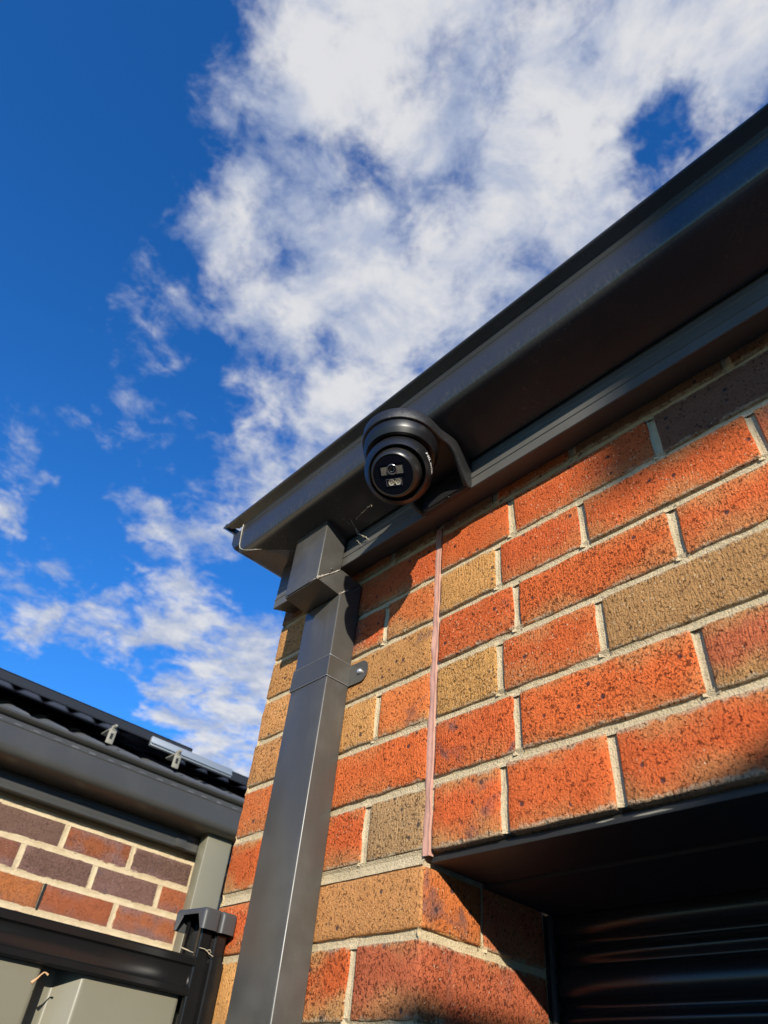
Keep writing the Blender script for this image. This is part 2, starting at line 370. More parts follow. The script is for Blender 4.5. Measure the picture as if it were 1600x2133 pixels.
# ------------------------------------------------------------------ setting: ground
bm = bmesh.new()
for f in ((-60000, 60000, -60000, 60000),):
    bm.faces.new([bm.verts.new(V(x, y, -2154)) for x, y in ((f[0], f[2]), (f[1], f[2]), (f[1], f[3]), (f[0], f[3]))])
g = from_bm('ground', bm, 'grass'); g['kind'] = 'structure'
bm = bmesh.new(); bm.faces.new([bm.verts.new(V(x, y, -2150)) for x, y in ((-400, -9000), (2900, -9000), (2900, 300), (-400, 300))])
g = from_bm('driveway', bm, 'concrete'); g['kind'] = 'structure'

# ------------------------------------------------------------------ the brick garage
gar = empty('brick_garage', 'red and tan brick garage corner with charcoal gutter, downpipe and dark roller door', 'garage', V(-230, 60, -2150))
# mortar body of the wall with its tooled joints
JF = 4.6                                        # backing plane behind the joints
bm = bmesh.new()
box(bm, -457, -15, JF, 105, -2150, 620)         # pier
box(bm, -15, 1700, JF, 105, 4, 620)              # over the opening
box(bm, -457, -352, 105, 1500, -2150, 620)      # side wall
box(bm, -120, -15, 105, 245, -2150, -6)         # return into the opening
COURSES = list(range(-24, 7))
for k in range(-24, 8):
    z = 86.*k + (0 if k else -4)
    joint_strip(bm, (-460, 0, z), (-13, 0, z), (0, 0, 1), (0, -1, 0), seed=k)
    if k > 0: joint_strip(bm, (0, 0, z), (1000, 0, z), (0, 0, 1), (0, -1, 0), seed=k+50)
    if k < 0: joint_strip(bm, (-11, 0, z), (-11, 244, z), (0, 0, 1), (1, 0, 0), seed=k+90)
    joint_strip(bm, (-461, 0, z), (-461, 1400, z), (0, 0, 1), (-1, 0, 0), seed=k+130, step=60)
RP = {0: [0, 116, 264, 504, 744, 984], 1: [0, 140, 380, 620, 860, 1100], 2: [0, 116, 272, 512, 752, 992], 3: [0, 148, 388, 628, 868, 1108],
      4: [0, 118, 268, 510, 750, 990], 5: [0, 148, 394, 634, 874, 1114]}
RP[6] = [0, 118, 268, 510, 750, 990]
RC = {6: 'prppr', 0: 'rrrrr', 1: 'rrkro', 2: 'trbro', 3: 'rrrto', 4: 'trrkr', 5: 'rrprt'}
RF = {0: [.8, .45, .6], 1: [.25, .6, .95], 2: [.1, .4, 0], 3: [.15, .5, .6], 4: [.1, .35, .5], 5: [.15, .4, 0], 6: [.2, .2, 0]}
for k, ps in RP.items():
    for q in ps[1:]: joint_strip(bm, (q, 0, 86*k+2), (q, 0, 86*k+84), (1, 0, 0), (0, -1, 0), seed=q, width=18)
def pier_perps(k): return [-126, -366] if k % 2 == 0 else [-246]
for k in COURSES:
    for q in pier_perps(k): joint_strip(bm, (q, 0, 86*k+2), (q, 0, 86*k+84), (1, 0, 0), (0, -1, 0), seed=q+k, width=17)
    if k < 0 and k % 2: joint_strip(bm, (-11, 112, 86*k+2), (-11, 112, 86*k+84), (0, 1, 0), (1, 0, 0), seed=k+7, width=17)
wall = keep(from_bm('wall', bm, 'mortar', None, 60), gar); wall['label'] = 'red and tan brick wall with light grey mortar'
J = 5.8
for k, ps in RP.items():
    for i in range(len(ps)-1):
        x0 = ps[i]+(1 if i == 0 else J); x1 = ps[i+1]-J
        fl = RF[k][i] if i < len(RF[k]) else None
        z0 = 86*k+(5 if k else .5)
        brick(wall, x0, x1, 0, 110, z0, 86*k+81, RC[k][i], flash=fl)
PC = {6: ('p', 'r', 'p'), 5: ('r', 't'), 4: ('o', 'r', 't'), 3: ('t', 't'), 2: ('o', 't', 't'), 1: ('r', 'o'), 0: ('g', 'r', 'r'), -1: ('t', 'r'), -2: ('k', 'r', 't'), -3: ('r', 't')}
for k in COURSES:
    ed = [-14 if k >= 0 else -11]+pier_perps(k)+[-461]; pc = PC.get(k) or random.choice(('rto', 'ort', 'trr', 'rrt', 'krt'))
    for i in range(len(ed)-1):
        x1 = ed[i]-(0 if i == 0 else J); x0 = ed[i+1]+(0 if ed[i+1] == -461 else J)
        y1 = 110
        if i == 0 and k < 0 and k % 2 == 0: y1 = 240
        if i == len(ed)-2 and k % 2 == 0: y1 = 230
        top = 86*k+81 - (9 if k == -1 else 0)
        fl = {(-1, 0): .05, (-2, 0): .55, (4, 0): .75, (2, 0): .6, (1, 0): .3, (0, 0): .1, (0, 2): .9, (1, 1): .3, (2, 2): .5}.get((k, i))
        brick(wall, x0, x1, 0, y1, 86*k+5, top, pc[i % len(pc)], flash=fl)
    if k < 0 and k % 2:
        brick(wall, -121, -11, 117, 240, 86*k+5, 86*k+81, 'k', flash=.3)
    y = 240 if k % 2 == 0 else 120
    if k > -12:
        while y < 1380:
            brick(wall, -461, -351, y, min(y+230, 1400), 86*k+5, 86*k+81, random.choice('rtork'), rz=R(90)); y += 240
# the orange header of the course below the lintel shows its fired end round the corner
brick(wall, -70, -9.0, 2.5, 106, -80, -15, 'o', flash=.35, proud=0)
# pink expansion joint
bm = bmesh.new(); last = None
for i in range(46):
    z = -4+i*12.; row = []
    for s, d in ((-15.5, 2.5), (-13, .6), (-9, 1.6), (-6.5, 2.2), (-4.2, 1.4), (-3.2, 4), (-3.0, 9)):
        nn = noise.noise(Vector((s*.1, z*.03, 2)))*1.5+noise.noise(Vector((s*.2, z*.11, 7)))*1.1
        row.append(bm.verts.new(V(s+nn*.7, d+nn, z)))
    if last:
        for k in range(len(row)-1): bm.faces.new((last[k], last[k+1], row[k+1], row[k]))
    last = row
keep(from_bm('expansion_joint', bm, 'sealant', None, 60), gar)

# lintel and the dark opening
lin = boxobj('lintel', 'steel', gar, -8, 1700, 11, 112, -10, -1.5, bev=1)
for i in range(2):
    x = (226, 268)[i]; L = (24, 46)[i]; z = random.uniform(-9, -4); bm = bmesh.new()
    pts = [(x, z), (x+L*.4, z-random.uniform(.5, 1.5)), (x+L, z+random.uniform(-.6, .6)), (x+L*.7, z+random.uniform(.8, 2.4)), (x+L*.2, z+random.uniform(.5, 1.6))]
    bm.faces.new([bm.verts.new(V(a, 10.7, min(-2.6, max(-9.2, c)))) for a, c in pts])
    keep(from_bm('paint_chip', bm, M['galv']), lin)
boxobj('soffit_board', 'soffit', gar, -10, 1700, 113, 330, -14, -2)
boxobj('reveal_lining', 'soffit', gar, -60, -14, 246, 330, -2150, -16)
# roller door: ribbed slats
dr = empty('roller_door', '', '', V(800, 270, -2150)); del dr['label'], dr['category']
dr.parent = gar; dr.matrix_parent_inverse = Matrix.Translation(-parent_loc(gar))
rib = [(0, 0), (3, 6), (12, 9.5), (24, 10.5), (33, 9), (37, 4), (40, -3), (44, -5), (49, -3), (53, 3), (58, 5), (63, 3), (67, -1), (70, 0)]
def slat_mesh():
    bm = bmesh.new(); rings = []
    for x in (0, 1720):
        rings.append([Vector((x/1000, (-d)/1000, -h/1000)) for (h, d) in rib])
    sweep(bm, None, rings, closed=False)
    bmesh.ops.recalc_face_normals(bm, faces=bm.faces); me = bpy.data.meshes.new('slat'); bm.to_mesh(me); bm.free()
    me.polygons.foreach_set('use_smooth', [True]*len(me.polygons)); return me
sm = slat_mesh(); sm.materials.append(M['door'])
for i in range(30):
    o = bpy.data.objects.new('slat', sm); col.objects.link(o); o.location = V(-14, 268, -23.6-69.8*i+20)
    keep(o, dr)
# brush seal along the reveal
bm = bmesh.new()
tube_pts(bm, [V(-9+random.uniform(-.6, .6), 252, -16-8*i) for i in range(120)], [.0045+random.uniform(-.0006, .0006) for i in range(120)], 8)
keep(from_bm('brush_seal', bm, 'rubber'), gar)

# fascia: pressed steel board with a bottom lip
def fascia_prof(): return [(0, 541), (46, 525.5), (47.5, 526.5), (47.5, 545), (49, 546.2), (49, 547.6), (47, 549), (46.5, 571), (47.3, 572), (47.3, 574), (46.3, 575), (46, 640), (0, 640)]
bm = bmesh.new(); rings = []
for x in (-432, 1700): rings.append([V(x, -d, z) for d, z in fascia_prof()])
rr = sweep(bm, None, rings); bm.faces.new(rr[0]); bm.faces.new(rr[1][::-1])
keep(from_bm('fascia', bm, 'fascia', None, 25), gar)
# gutter
gp = [(50, 690), (50, 588), (53, 586.8), (60, 588.5), (104, 601), (136, 608.6), (142, 610.6), (147, 613.5), (151, 617.5), (153.8, 622.5), (155.3, 629), (156, 637), (156, 678),
      (154.6, 680), (154.6, 683), (156, 685), (156, 699.5), (157.5, 701), (172, 706), (174.8, 708.6), (175.2, 712), (173, 716), (168, 718.5), (160, 717), (154, 710), (152.5, 640), (149, 624), (140, 616), (60, 597), (53, 598), (53, 690)]
def endx(d, z):          # the mitre where the front length laps over the corner piece
    if z > 640: return -452
    if d > 150: return -443
    if d > 145: return -428
    if d > 141: return -404
    return -404+(141-d)*(404-325)/(141-94) if d < 141 else -404
bm = bmesh.new(); rings = [[V(min(endx(d, z), -270) if d < 158 else -452, -d, z) for d, z in gp], [V(1700, -d, z) for d, z in gp]]
# keep long quads from twisting: add stations
st = [-260, -200, 0, 300, 600, 1000]
rings = [rings[0]]+[[V(x, -d, z) for d, z in gp] for x in st]+[rings[1]]
sweep(bm, None, rings)
gut = keep(from_bm('gutter', bm, 'gutter', None, 30), gar)
# corner piece of the gutter, its bottom a little higher
cp = [(-300, 690), (-300, 600), (-330, 604), (-400, 624), (-462, 640), (-476, 644.5), (-486, 652), (-492, 664), (-494.5, 680), (-495, 699), (-497, 701), (-507, 706), (-509.5, 710), (-508, 715), (-500, 718), (-492, 712), (-490, 690)]
bm = bmesh.new(); rings = []
for y, up, sh, xm in ((-154.5, 15, 5, -425), (-153.5, 8.5, 2.5, -425), (-150, 3, 0, -420), (-144, 0, 0, -400), (-94, 0, 0, -322), (-40, 0, 0, -300), (420, 0, 0, -300)):
    ring = []
    for x, z in cp:
        if x > xm: x, z = xm, (690 if z > 650 else 604+(-xm-330)*.272 if xm < -330 else z)
        ring.append(V(x+(sh if z < 690 and x < -440 else 0), y if not (x < -496) else y-20*(y < -140), z+(up if z < 660 else 0)))
    rings.append(ring)
rr = sweep(bm, None, rings); bm.faces.new(rr[0]); bm.faces.new(rr[-1][::-1])
ang = keep(from_bm('gutter_corner', bm, 'gutter', None, 35), gar)
bd = [(155, 699.5), (157.5, 701), (172, 706), (174.8, 708.6), (175.2, 712), (173, 716), (168, 718.5), (156, 717)]
bm = bmesh.new(); rr = sweep(bm, None, [[V(-453-(d-155)*2.0-18, -d, z) for d, z in bd], [V(-450, -d, z) for d, z in bd]]); bm.faces.new(rr[0]); bm.faces.new(rr[1][::-1])
keep(from_bm('gutter_bead', bm, 'gutter', None, 30), gar)
seam = [(-452, 157.6, 699), (-451, 157.3, 680), (-447, 157, 655), (-444, 156.6, 637), (-440, 155, 626), (-430, 152, 617.5), (-414, 147, 611.5), (-398, 141, 608.5), (-385, 134, 606.5)]
keep(tubeobj('mitre_seam', 'caulk', None, [(x, -d, z) for x, d, z in seam], [1.1]*7+[.9, .3]), gar)
# downpipe
dp = empty('downpipe', '', '', V(-250, -30, -2150)); del dp['label'], dp['category']; dp.parent = gar; dp.matrix_parent_inverse = Matrix.Translation(-parent_loc(gar))
def sub(o): return keep(o, dp)
def duct(name, x0, x1, poly, bev=3.0):
    bm = bmesh.new(); a = [bm.verts.new(V(x0, y, z)) for y, z in poly]; b_ = [bm.verts.new(V(x1, y, z)) for y, z in poly]; n = len(poly)
    bm.faces.new(a); bm.faces.new(b_[::-1])
    es = []
    for i in range(n): f = bm.faces.new((a[i], b_[i], b_[(i+1) % n], a[(i+1) % n]))
    bmesh.ops.recalc_face_normals(bm, faces=bm.faces)
    bmesh.ops.bevel(bm, geom=[e for e in bm.edges if abs((e.verts[0].co-e.verts[1].co).z) > .03 or abs((e.verts[0].co-e.verts[1].co).x) > .05], offset=bev/1000, segments=3, affect='EDGES', profile=.5)
    return sub(from_bm(name, bm, 'pipe', None, 30))
duct('outlet_pipe', -302, -206, [(-104, 612), (-104, 462), (-53, 511), (-53, 596)])
duct('elbow', -301.2, -205.2, [(-103.4, 461.5), (-51, 455), (-2, 503), (-53.4, 510.5)])
duct('lower_pipe', -300, -202, [(-51, 454.6), (-51, -2150), (-2, -2150), (-2, 502.6)])
# dirty sealant in the elbow seams
for pts, r in (([(-205.4, -104, 462), (-205.2, -90, 475.5), (-205, -72, 492.5), (-205.2, -53, 511)], [2.6, 1.7, 1.0, .8]), ([(-201.6, -51, 455), (-201.3, -45, 461), (-201.5, -30, 476)], [3.2, 1.2, .6]), ([(-204, -104.2, 461.6), (-214, -104.4, 461.4), (-226, -104.2, 461.4)], [2.4, .8, .3])):
    bm = bmesh.new(); P = []; rr = []
    for a, b_, ra, rb in zip(pts, pts[1:], r, r[1:]):
        for i in range(6): P.append(V(*(Vector(a).lerp(Vector(b_), i/6)))+Vector((random.uniform(-1, 1), random.uniform(-1, 1), random.uniform(-1, 1)))*.0006); rr.append((ra+(rb-ra)*i/6)*random.uniform(.7, 1.3)/1000)
    tube_pts(bm, P, rr, 6); sub(from_bm('sealant_bead', bm, 'caulk', None, 60))
# strap
bm = bmesh.new()
for (x0, x1, y0, y1) in ((-301.2, -200.8, -52.2, -51.2), (-301.2, -300.2, -51.2, -2), (-201.8, -200.8, -51.2, -3.4)):
    box(bm, x0, x1, y0, y1, 289, 329, bev=.3, seg=1)
sub(from_bm('strap', bm, 'pipe', None, 30))
for z in (289.2, 328.8): sub(tubeobj('strap_edge', 'alu', None, [(-301, -52.3, z), (-250, -52.4, z), (-201.2, -52.2, z), (-200.7, -51.6, z), (-200.6, -26, z), (-200.7, -4, z)], .45, 5))
bm = bmesh.new(); tb = [(-201, 289.5), (-201, 329)]+[(-172+15*math.sin(R(a)), 309+(19 if a < 90 else 20)*math.cos(R(a))) for a in range(0, 181, 15)]
fr = [bm.verts.new(V(x, -3.4, z)) for x, z in tb]; bk = [bm.verts.new(V(x, -2.0, z)) for x, z in tb]
bm.faces.new(fr); bm.faces.new(bk[::-1])
for i in range(len(tb)): bm.faces.new((fr[i], fr[(i+1) % len(tb)], bk[(i+1) % len(tb)], bk[i]))
sub(from_bm('strap_tab', bm, 'pipe', None, 30))
sub(latheobj('screw', 'zinc', None, [(0, 4.2), (1.4, 4.2), (1.5, 3.4), (3.4, 4.0), (4.6, 2.8), (4.8, 0), (4.8, -1)], V(-175, -3.4, 308.5), Vector((0, -1, 0)), 20))
for q in ((-206, -76, 499), (-203, -18, 478)):
    sub(latheobj('rivet', 'pipe', None, [(0, 1.6), (1.4, 1.4), (2.4, .6), (2.6, -.6)], V(q[0]+1.2, q[1], q[2]), Vector((1, 0, 0)), 14))
for q in ((-318, -118, 604.5), (-240, -112, 603)):
    keep(latheobj('rivet', 'gutter', None, [(0, 2), (2, 1.6), (3, 0)], V(*q), Vector((0, 0, -1)), 14), gar)
# roof planes of the garage above the gutter
bm = bmesh.new()
a = [bm.verts.new(V(*q)) for q in ((-470, -120, 722), (1700, -120, 722), (1700, 2400, 1730), (2050, 2400, 1730))][:3]+[bm.verts.new(V(700, 2400, 1730))]
bm.faces.new(a)
keep(from_bm('roof', bm, 'tile'), gar)

# ------------------------------------------------------------------ security camera
C0 = (55., -161.)
sec = empty('security_camera', 'black dome security camera on a black bracket under the gutter', 'camera', V(C0[0], -47, 560))
def part(o, par=None):
    p_ = par or sec; o.parent = p_; o.matrix_parent_inverse = Matrix.Translation(-parent_loc(p_)); return o
# bracket: rounded plate and an upright foot on the fascia
out_ = [(C0[0]+65*math.sin(R(a)), C0[1]-65*math.cos(R(a))) for a in range(-98, 99, 7)]
right = [(117.5, -134), (118, -126), (119, -117), (119.5, -108), (119.3, -99), (118, -90), (116, -81), (113.8, -73), (111.5, -65), (109.5, -57), (108.5, -49)]
left = [(2*C0[0]-x, y) for x, y in right][::-1]
outline = out_+right+left
def inset(pts, d):
    cx, cy = C0[0], -140.; r_ = []
    n = len(pts)
    for i, q in enumerate(pts):
        a, b_ = Vector(pts[i-1]), Vector(pts[(i+1) % n]); tn = (b_-a).normalized(); nm = Vector((-tn.y, tn.x))
        r_.append((q[0]+nm.x*d, q[1]+nm.y*d))
    return r_
def gus(y):
    t_ = max(0., min(1., (y+118)/62)); return 45*t_*t_*(3-2*t_)
bm = bmesh.new()
rings = []
for d, z in ((6, 591), (1.5, 590.4), (0, 588), (0, 571), (.9, 568.6), (3, 567.4), (6, 567.6), (8, 568.8), (8.8, 571)):
    rings.append([V(x, y, z-(gus(y) if 566 < z < 580 and not (d > 8.5 and z > 570) else 0)) for x, y in inset(outline, d)])
rr = sweep(bm, None, rings); bm.faces.new(rr[0]); bm.faces.new(rr[-1][::-1])
br = part(from_bm('bracket', bm, 'bracket', None, 35))
# upright foot with sloping cheek
bm = bmesh.new(); n = 14; rings = []
hw = lambda z: 56. - max(0, (535-z))*.9
pts = []
for a in range(0, 91, 15): pts.append((109-12+12*math.cos(R(-a)), 533-12*math.sin(R(a))))
pts = pts+[(2*C0[0]-x, z) for x, z in pts][::-1]+[(5, 572), (105, 572)]
f0 = [bm.verts.new(V(x, -60, z)) for x, z in pts]; f1 = [bm.verts.new(V(x, -48.2, z)) for x, z in pts]
bm.faces.new(f0); bm.faces.new(f1[::-1])
for i in range(len(pts)): bm.faces.new((f0[i], f0[(i+1) % len(pts)], f1[(i+1) % len(pts)], f1[i]))
bmesh.ops.recalc_face_normals(bm, faces=bm.faces)
bmesh.ops.bevel(bm, geom=[e for e in bm.edges if all(abs(v.co.y+.060) < 1e-5 for v in e.verts)], offset=.0035, segments=3, affect='EDGES')
part(from_bm('bracket_foot', bm, 'bracket', None, 40))
part(latheobj('screw', 'cam_body', None, [(0, -.5), (1.6, -.3), (2.4, .6), (3, .2), (3, -2)], V(66, -57, 521.3), Vector((0, 0, -1)), 14))
# base ring
DN = Vector((0, 0, -1)); O0 = V(C0[0], C0[1], 571)
part(latheobj('base_ring', 'cam_body', None, [(50, -4), (59, -4), (60, -2), (60.3, 2), (59.6, 3.2), (59.6, 4.2), (60.6, 5.4), (60.8, 18), (59.5, 21), (56.5, 27), (55.5, 29), (50, 29)], O0, DN, 72, 25))
# swivel housing and eyeball
CC = V(C0[0]+1, C0[1]-1, 511)
D1 = Vector((0.2741, -0.4967, -0.8235)).normalized(); D2 = Vector((0.4124, -0.4398, -0.7978)).normalized()
hs = [(math.sin(R(a))*54.5, math.cos(R(a))*54.5) for a in range(55, 176, 3)]
part(latheobj('housing', 'cam_body', None, [(42.6, 18), (42.9, 30), (43.6, 31.2)]+hs, CC, D2, 72, 40))
part(latheobj('housing_recess', 'cam_dark', None, [(42.8, 30), (42.6, 12), (46, -8), (0, -20)], CC, D2, 60, 40))
eye = part(latheobj('eyeball', 'cam_eye', None, [(31.2, 40.2), (32.4, 40.7), (33.8, 40.0), (36.6, 35.5), (39.8, 28), (41.7, 19), (42.2, 10), (40, -6)], CC, D1, 72, 40))
O1 = CC
part(latheobj('face_glass', 'cam_glass', None, [(0, 40.0), (30.6, 40.0), (31.3, 39.4)], CC, D1, 64, 40), eye)
# local frame on the face: 'up' tilts with the swivel
S = Vector((0.7583, 0.6164, 0.2121)); S = (S-D1*S.dot(D1)).normalized(); U = D1.cross(S).normalized()
FR = 0.0
def fpt(u, v, h): return CC+(S*u+U*v)*.001+D1*h*.001
def fbox(name, material, u0, u1, v0, v1, h0, h1, bev, par):
    bm = bmesh.new(); c = [bm.verts.new(fpt(u, v, h)) for u in (u0, u1) for v in (v0, v1) for h in (h0, h1)]
    f = [bm.faces.new([c[i] for i in q]) for q in ((0, 1, 3, 2), (4, 6, 7, 5), (0, 4, 5, 1), (2, 3, 7, 6), (0, 2, 6, 4), (1, 5, 7, 3))]
    if bev: bmesh.ops.bevel(bm, geom=list(bm.edges), offset=bev/1000, segments=2, affect='EDGES')
    return part(from_bm(name, bm, material, None, 35), par)
def fframe(name, material, u0, u1, v0, v1, wd, h0, h1, par):
    bm = bmesh.new(); o_ = [(u0, v0), (u1, v0), (u1, v1), (u0, v1)]; i_ = [(u0+wd, v0+wd), (u1-wd, v0+wd), (u1-wd, v1-wd), (u0+wd, v1-wd)]
    r0 = [bm.verts.new(fpt(u, v, h0)) for u, v in o_]; r1 = [bm.verts.new(fpt(u, v, h1)) for u, v in o_]; r2 = [bm.verts.new(fpt(u, v, h1)) for u, v in i_]; r3 = [bm.verts.new(fpt(u, v, h0)) for u, v in i_]
    for a, b_ in ((r0, r1), (r1, r2), (r2, r3)):
        for k in range(4): bm.faces.new((a[k], a[(k+1) % 4], b_[(k+1) % 4], b_[k]))
    return part(from_bm(name, bm, material, None, 35), par)
fbox('lens_window', 'cam_window', -18, 18, 1, 13.5, 40.05, 40.5, 0, eye)
fframe('lens_window_frame', 'cam_glass', -19.2, 19.2, -.2, 18.5, 1.3, 40.05, 41.6, eye)
part(latheobj('lens_ring', 'cam_ring', None, [(6.4, 40.4), (6.5, 42.2), (7.6, 42.4), (8.2, 41.8), (8.3, 40.4)], fpt(0, 8.6, 0), D1, 36), eye)
part(latheobj('lens', 'cam_glass', None, [(0, 41.6), (2.4, 41.5), (4.4, 40.9), (6.5, 40.45)], fpt(0, 8.6, 0), D1, 32), eye)
part(latheobj('lens_inner_ring', 'cam_ring', None, [(3.4, 41.3), (3.7, 41.5), (4.0, 41.1)], fpt(0, 8.6, 0), D1, 28), eye)
fframe('light_window_frame', 'cam_ring', -12.6, 12.6, -16.6, -5.8, .9, 40.05, 41.2, eye)
fbox('light_window', 'cam_dark', -11.9, 11.9, -16, -6.4, 40.02, 40.3, 0, eye)
for u in (-4.2, 6.2):
    part(latheobj('led', 'cam_led', None, [(0, 40.6), (1.4, 41.3), (1.7, 40.5), (3.4, 40.6), (4.6, 41.5), (5.0, 40.3)], fpt(u, -11.4, 0), D1, 24), eye)
# printed name on the housing
def wrap_text(txt, size, start, run, lift, rad):
    cu = bpy.data.curves.new('print', 'FONT'); cu.body = txt; cu.size = size/1000; cu.resolution_u = 3; cu.offset = .00008
    to = bpy.data.objects.new('print', cu); col.objects.link(to); dg = bpy.context.evaluated_depsgraph_get()
    me = bpy.data.meshes.new_from_object(to.evaluated_get(dg)); bpy.data.objects.remove(to); bpy.data.curves.remove(cu)
    wd = max((v.co.x for v in me.vertices), default=0)
    n0 = start.normalized(); e1 = (run-n0*run.dot(n0)).normalized(); e2 = n0.cross(e1)
    if e2.dot(lift) < 0: e2 = -e2
    for v in me.vertices:
        a = (v.co.x+wrap_text.x)/rad; b_ = v.co.y/rad
        q = (n0*math.cos(a)+e1*math.sin(a)); q = q*math.cos(b_)+e2*math.sin(b_); v.co = CC+q.normalized()*rad
    wrap_text.x += wd+.0007; return me
wrap_text.x = 0.
bmj = bmesh.new()
N0 = Vector((0.9951, 0.0578, 0.08)); RUN = Vector((-0.0735, 0.2982, -0.2343)); LIFT = Vector((.2, .3, 1))
for txt, sz in (('HIL', 11.0), ('OOK', 8.2)):
    me = wrap_text(txt, sz, N0, RUN, LIFT, .0549); bmj.from_mesh(me); bpy.data.meshes.remove(me)
me = bpy.data.meshes.new('lettering'); bmj.to_mesh(me); bmj.free()
lt = part(link('lettering', me, 'white_print'))

# ------------------------------------------------------------------ cobweb by the downpipe
web = empty('cobweb', 'dry cobweb strands with seed husks between downpipe and gutter', 'cobweb', V(-150, -60, 560))
def strand(pts, r, name='strand', material='web', par=None):
    P = []
    for a, b_ in zip(pts, pts[1:]):
        for i in range(5): P.append(Vector(a).lerp(Vector(b_), i/5)+Vector([random.uniform(-1, 1) for _ in range(3)])*1.1)
    P.append(Vector(pts[-1])); rr = [r*.5*random.uniform(.5, 1.5) for _ in P]
    o = tubeobj(name, material, None, P, rr, 5); part(o, par or web)
for pts, r in [([(-169.5, -105.0, 657.7), (-155.3, -95.0, 611.9), (-155.3, -88.0, 601.8), (-165.9, -75.0, 592.5), (-162.6, -66.0, 579.5), (-159.0, -58.0, 570.7), (-136.5, -51.0, 548.3)], 0.7), ([(-164.6, -66.0, 583.1), (-163.6, -60.0, 570.8), (-148.3, -54.0, 560.1), (-139.5, -51.0, 551.2)], 1.3), ([(-148.0, -80.0, 584.5), (-131.8, -85.0, 584.7), (-112.2, -90.0, 578.9), (-89.8, -95.0, 577.0)], 0.8), ([(-165.5, -58.0, 557.6), (-160.3, -55.0, 550.7), (-156.6, -52.0, 545.7)], 0.7), ([(-89.8, -95.0, 577.0), (-90.0, -93.0, 572.5)], 0.6), ([(-214.5, -104.0, 619.1), (-202.5, -100.0, 622.3), (-174.8, -90.0, 597.3), (-164.1, -80.0, 583.0)], 0.25), ([(-167.9, -92.0, 601.7), (-161.7, -78.0, 587.9)], 0.25)]: strand(pts, r)

# ------------------------------------------------------------------ fence against the wall
fen = empty('boundary_fence', 'black framed olive sheet fence ending against the brick wall', 'fence', V(-430, -40, -2150))
def chan(x0, x1, ya, yb, z0, z1, open_neg, name, rr=3.):
    """C post: web plus two returned flanges with rounded corners"""
    bm = bmesh.new(); t_ = 2.2
    o_ = -1 if open_neg else 1
    wy = yb if open_neg else ya; fy = ya if open_neg else yb
    prof = [(x0, fy), (x0, wy), (x1, wy), (x1, fy), (x1-9, fy), (x1-9, fy-o_*3), (x1-t_, fy-o_*3), (x1-t_, wy+o_*t_), (x0+t_, wy+o_*t_), (x0+t_, fy-o_*3), (x0+9, fy-o_*3), (x0+9, fy)]
    a = [bm.verts.new(V(x, y, z0)) for x, y in prof]; b_ = [bm.verts.new(V(x, y, z1)) for x, y in prof]; n = len(prof)
    for i in range(n): bm.faces.new((a[i], a[(i+1) % n], b_[(i+1) % n], b_[i]))
    bm.faces.new(a); bm.faces.new(b_)
    bmesh.ops.recalc_face_normals(bm, faces=bm.faces)
    es = [e for e in bm.edges if abs(e.verts[0].co.x-e.verts[1].co.x) < 1e-6 and abs(e.verts[0].co.y-e.verts[1].co.y) < 1e-6 and any(abs(e.verts[0].co.x-V(x, 0, 0).x) < 1e-6 and abs(e.verts[0].co.y-V(0, y, 0).y) < 1e-6 for x, y in prof[:4])]
    bmesh.ops.bevel(bm, geom=es, offset=rr/1000, segments=3, affect='EDGES')
    o = from_bm(name, bm, 'black_paint', None, 30); return part(o, fen)
chan(-458, -402, -56, -33, -2150, -95, True, 'post'); chan(-458, -402, -29, -5, -2150, -95, False, 'post')
chan(-455.5, -404.5, -54, -33.5, -96, -40, True, 'post_extension'); chan(-455.5, -404.5, -28.5, -8, -96, -40, False, 'post_extension')
boxobj('post_web', 'black_paint', None, -450, -410, -33, -29, -2150, -42); part(bpy.context.scene.objects['post_web'], fen)
# moulded cap with two lobes
cpo = []
def arc(cx, cy, r_, a0, a1, n=5): return [(cx+r_*math.cos(R(a0+(a1-a0)*i/n)), cy+r_*math.sin(R(a0+(a1-a0)*i/n))) for i in range(n+1)]
cpo = arc(-399, -8, 6, 90, 0)+arc(-399, -24, 6, 0, -70)+[(-404, -31)]+arc(-399, -38, 6, 70, 0)+arc(-399, -56, 6, 0, -90)+[(-410, -63), (-430, -66), (-448, -68)]+arc(-456, -66, 6, -90, -180)+arc(-456, -8, 6, 180, 90)
def capring(s, z, arch=0): return [V(-428+(x+428)*s, -35+(y+35)*s, z+(20 if arch and y < -57 and -450 < x < -399 else 0)) for x, y in cpo]
bm = bmesh.new(); rr = sweep(bm, None, [capring(.92, -60, 1), capring(.98, -60, 1), capring(.99, -38), capring(.97, -34.5), capring(.92, -32.5), capring(.6, -32)])
bm.faces.new(rr[-1]); part(from_bm('post_cap', bm, 'cap', None, 35), fen)
# top rail
rp = [(-402.5, -97), (-404, -94.5), (-410, -94), (-456, -94), (-457, -141), (-448, -141.5), (-448, -139), (-412, -139), (-412, -141.5), (-404.5, -141), (-402.8, -138.5), (-402.8, -132), (-406, -129.5), (-407, -127), (-407, -110), (-406, -107), (-402.5, -104.5)]
bm = bmesh.new(); rr = sweep(bm, None, [[V(x, y, z) for x, z in rp] for y in (-46, -300, -900, -2400)]); bm.faces.new(rr[0]); bm.faces.new(rr[-1])
part(from_bm('rail', bm, 'black_paint', None, 30), fen)
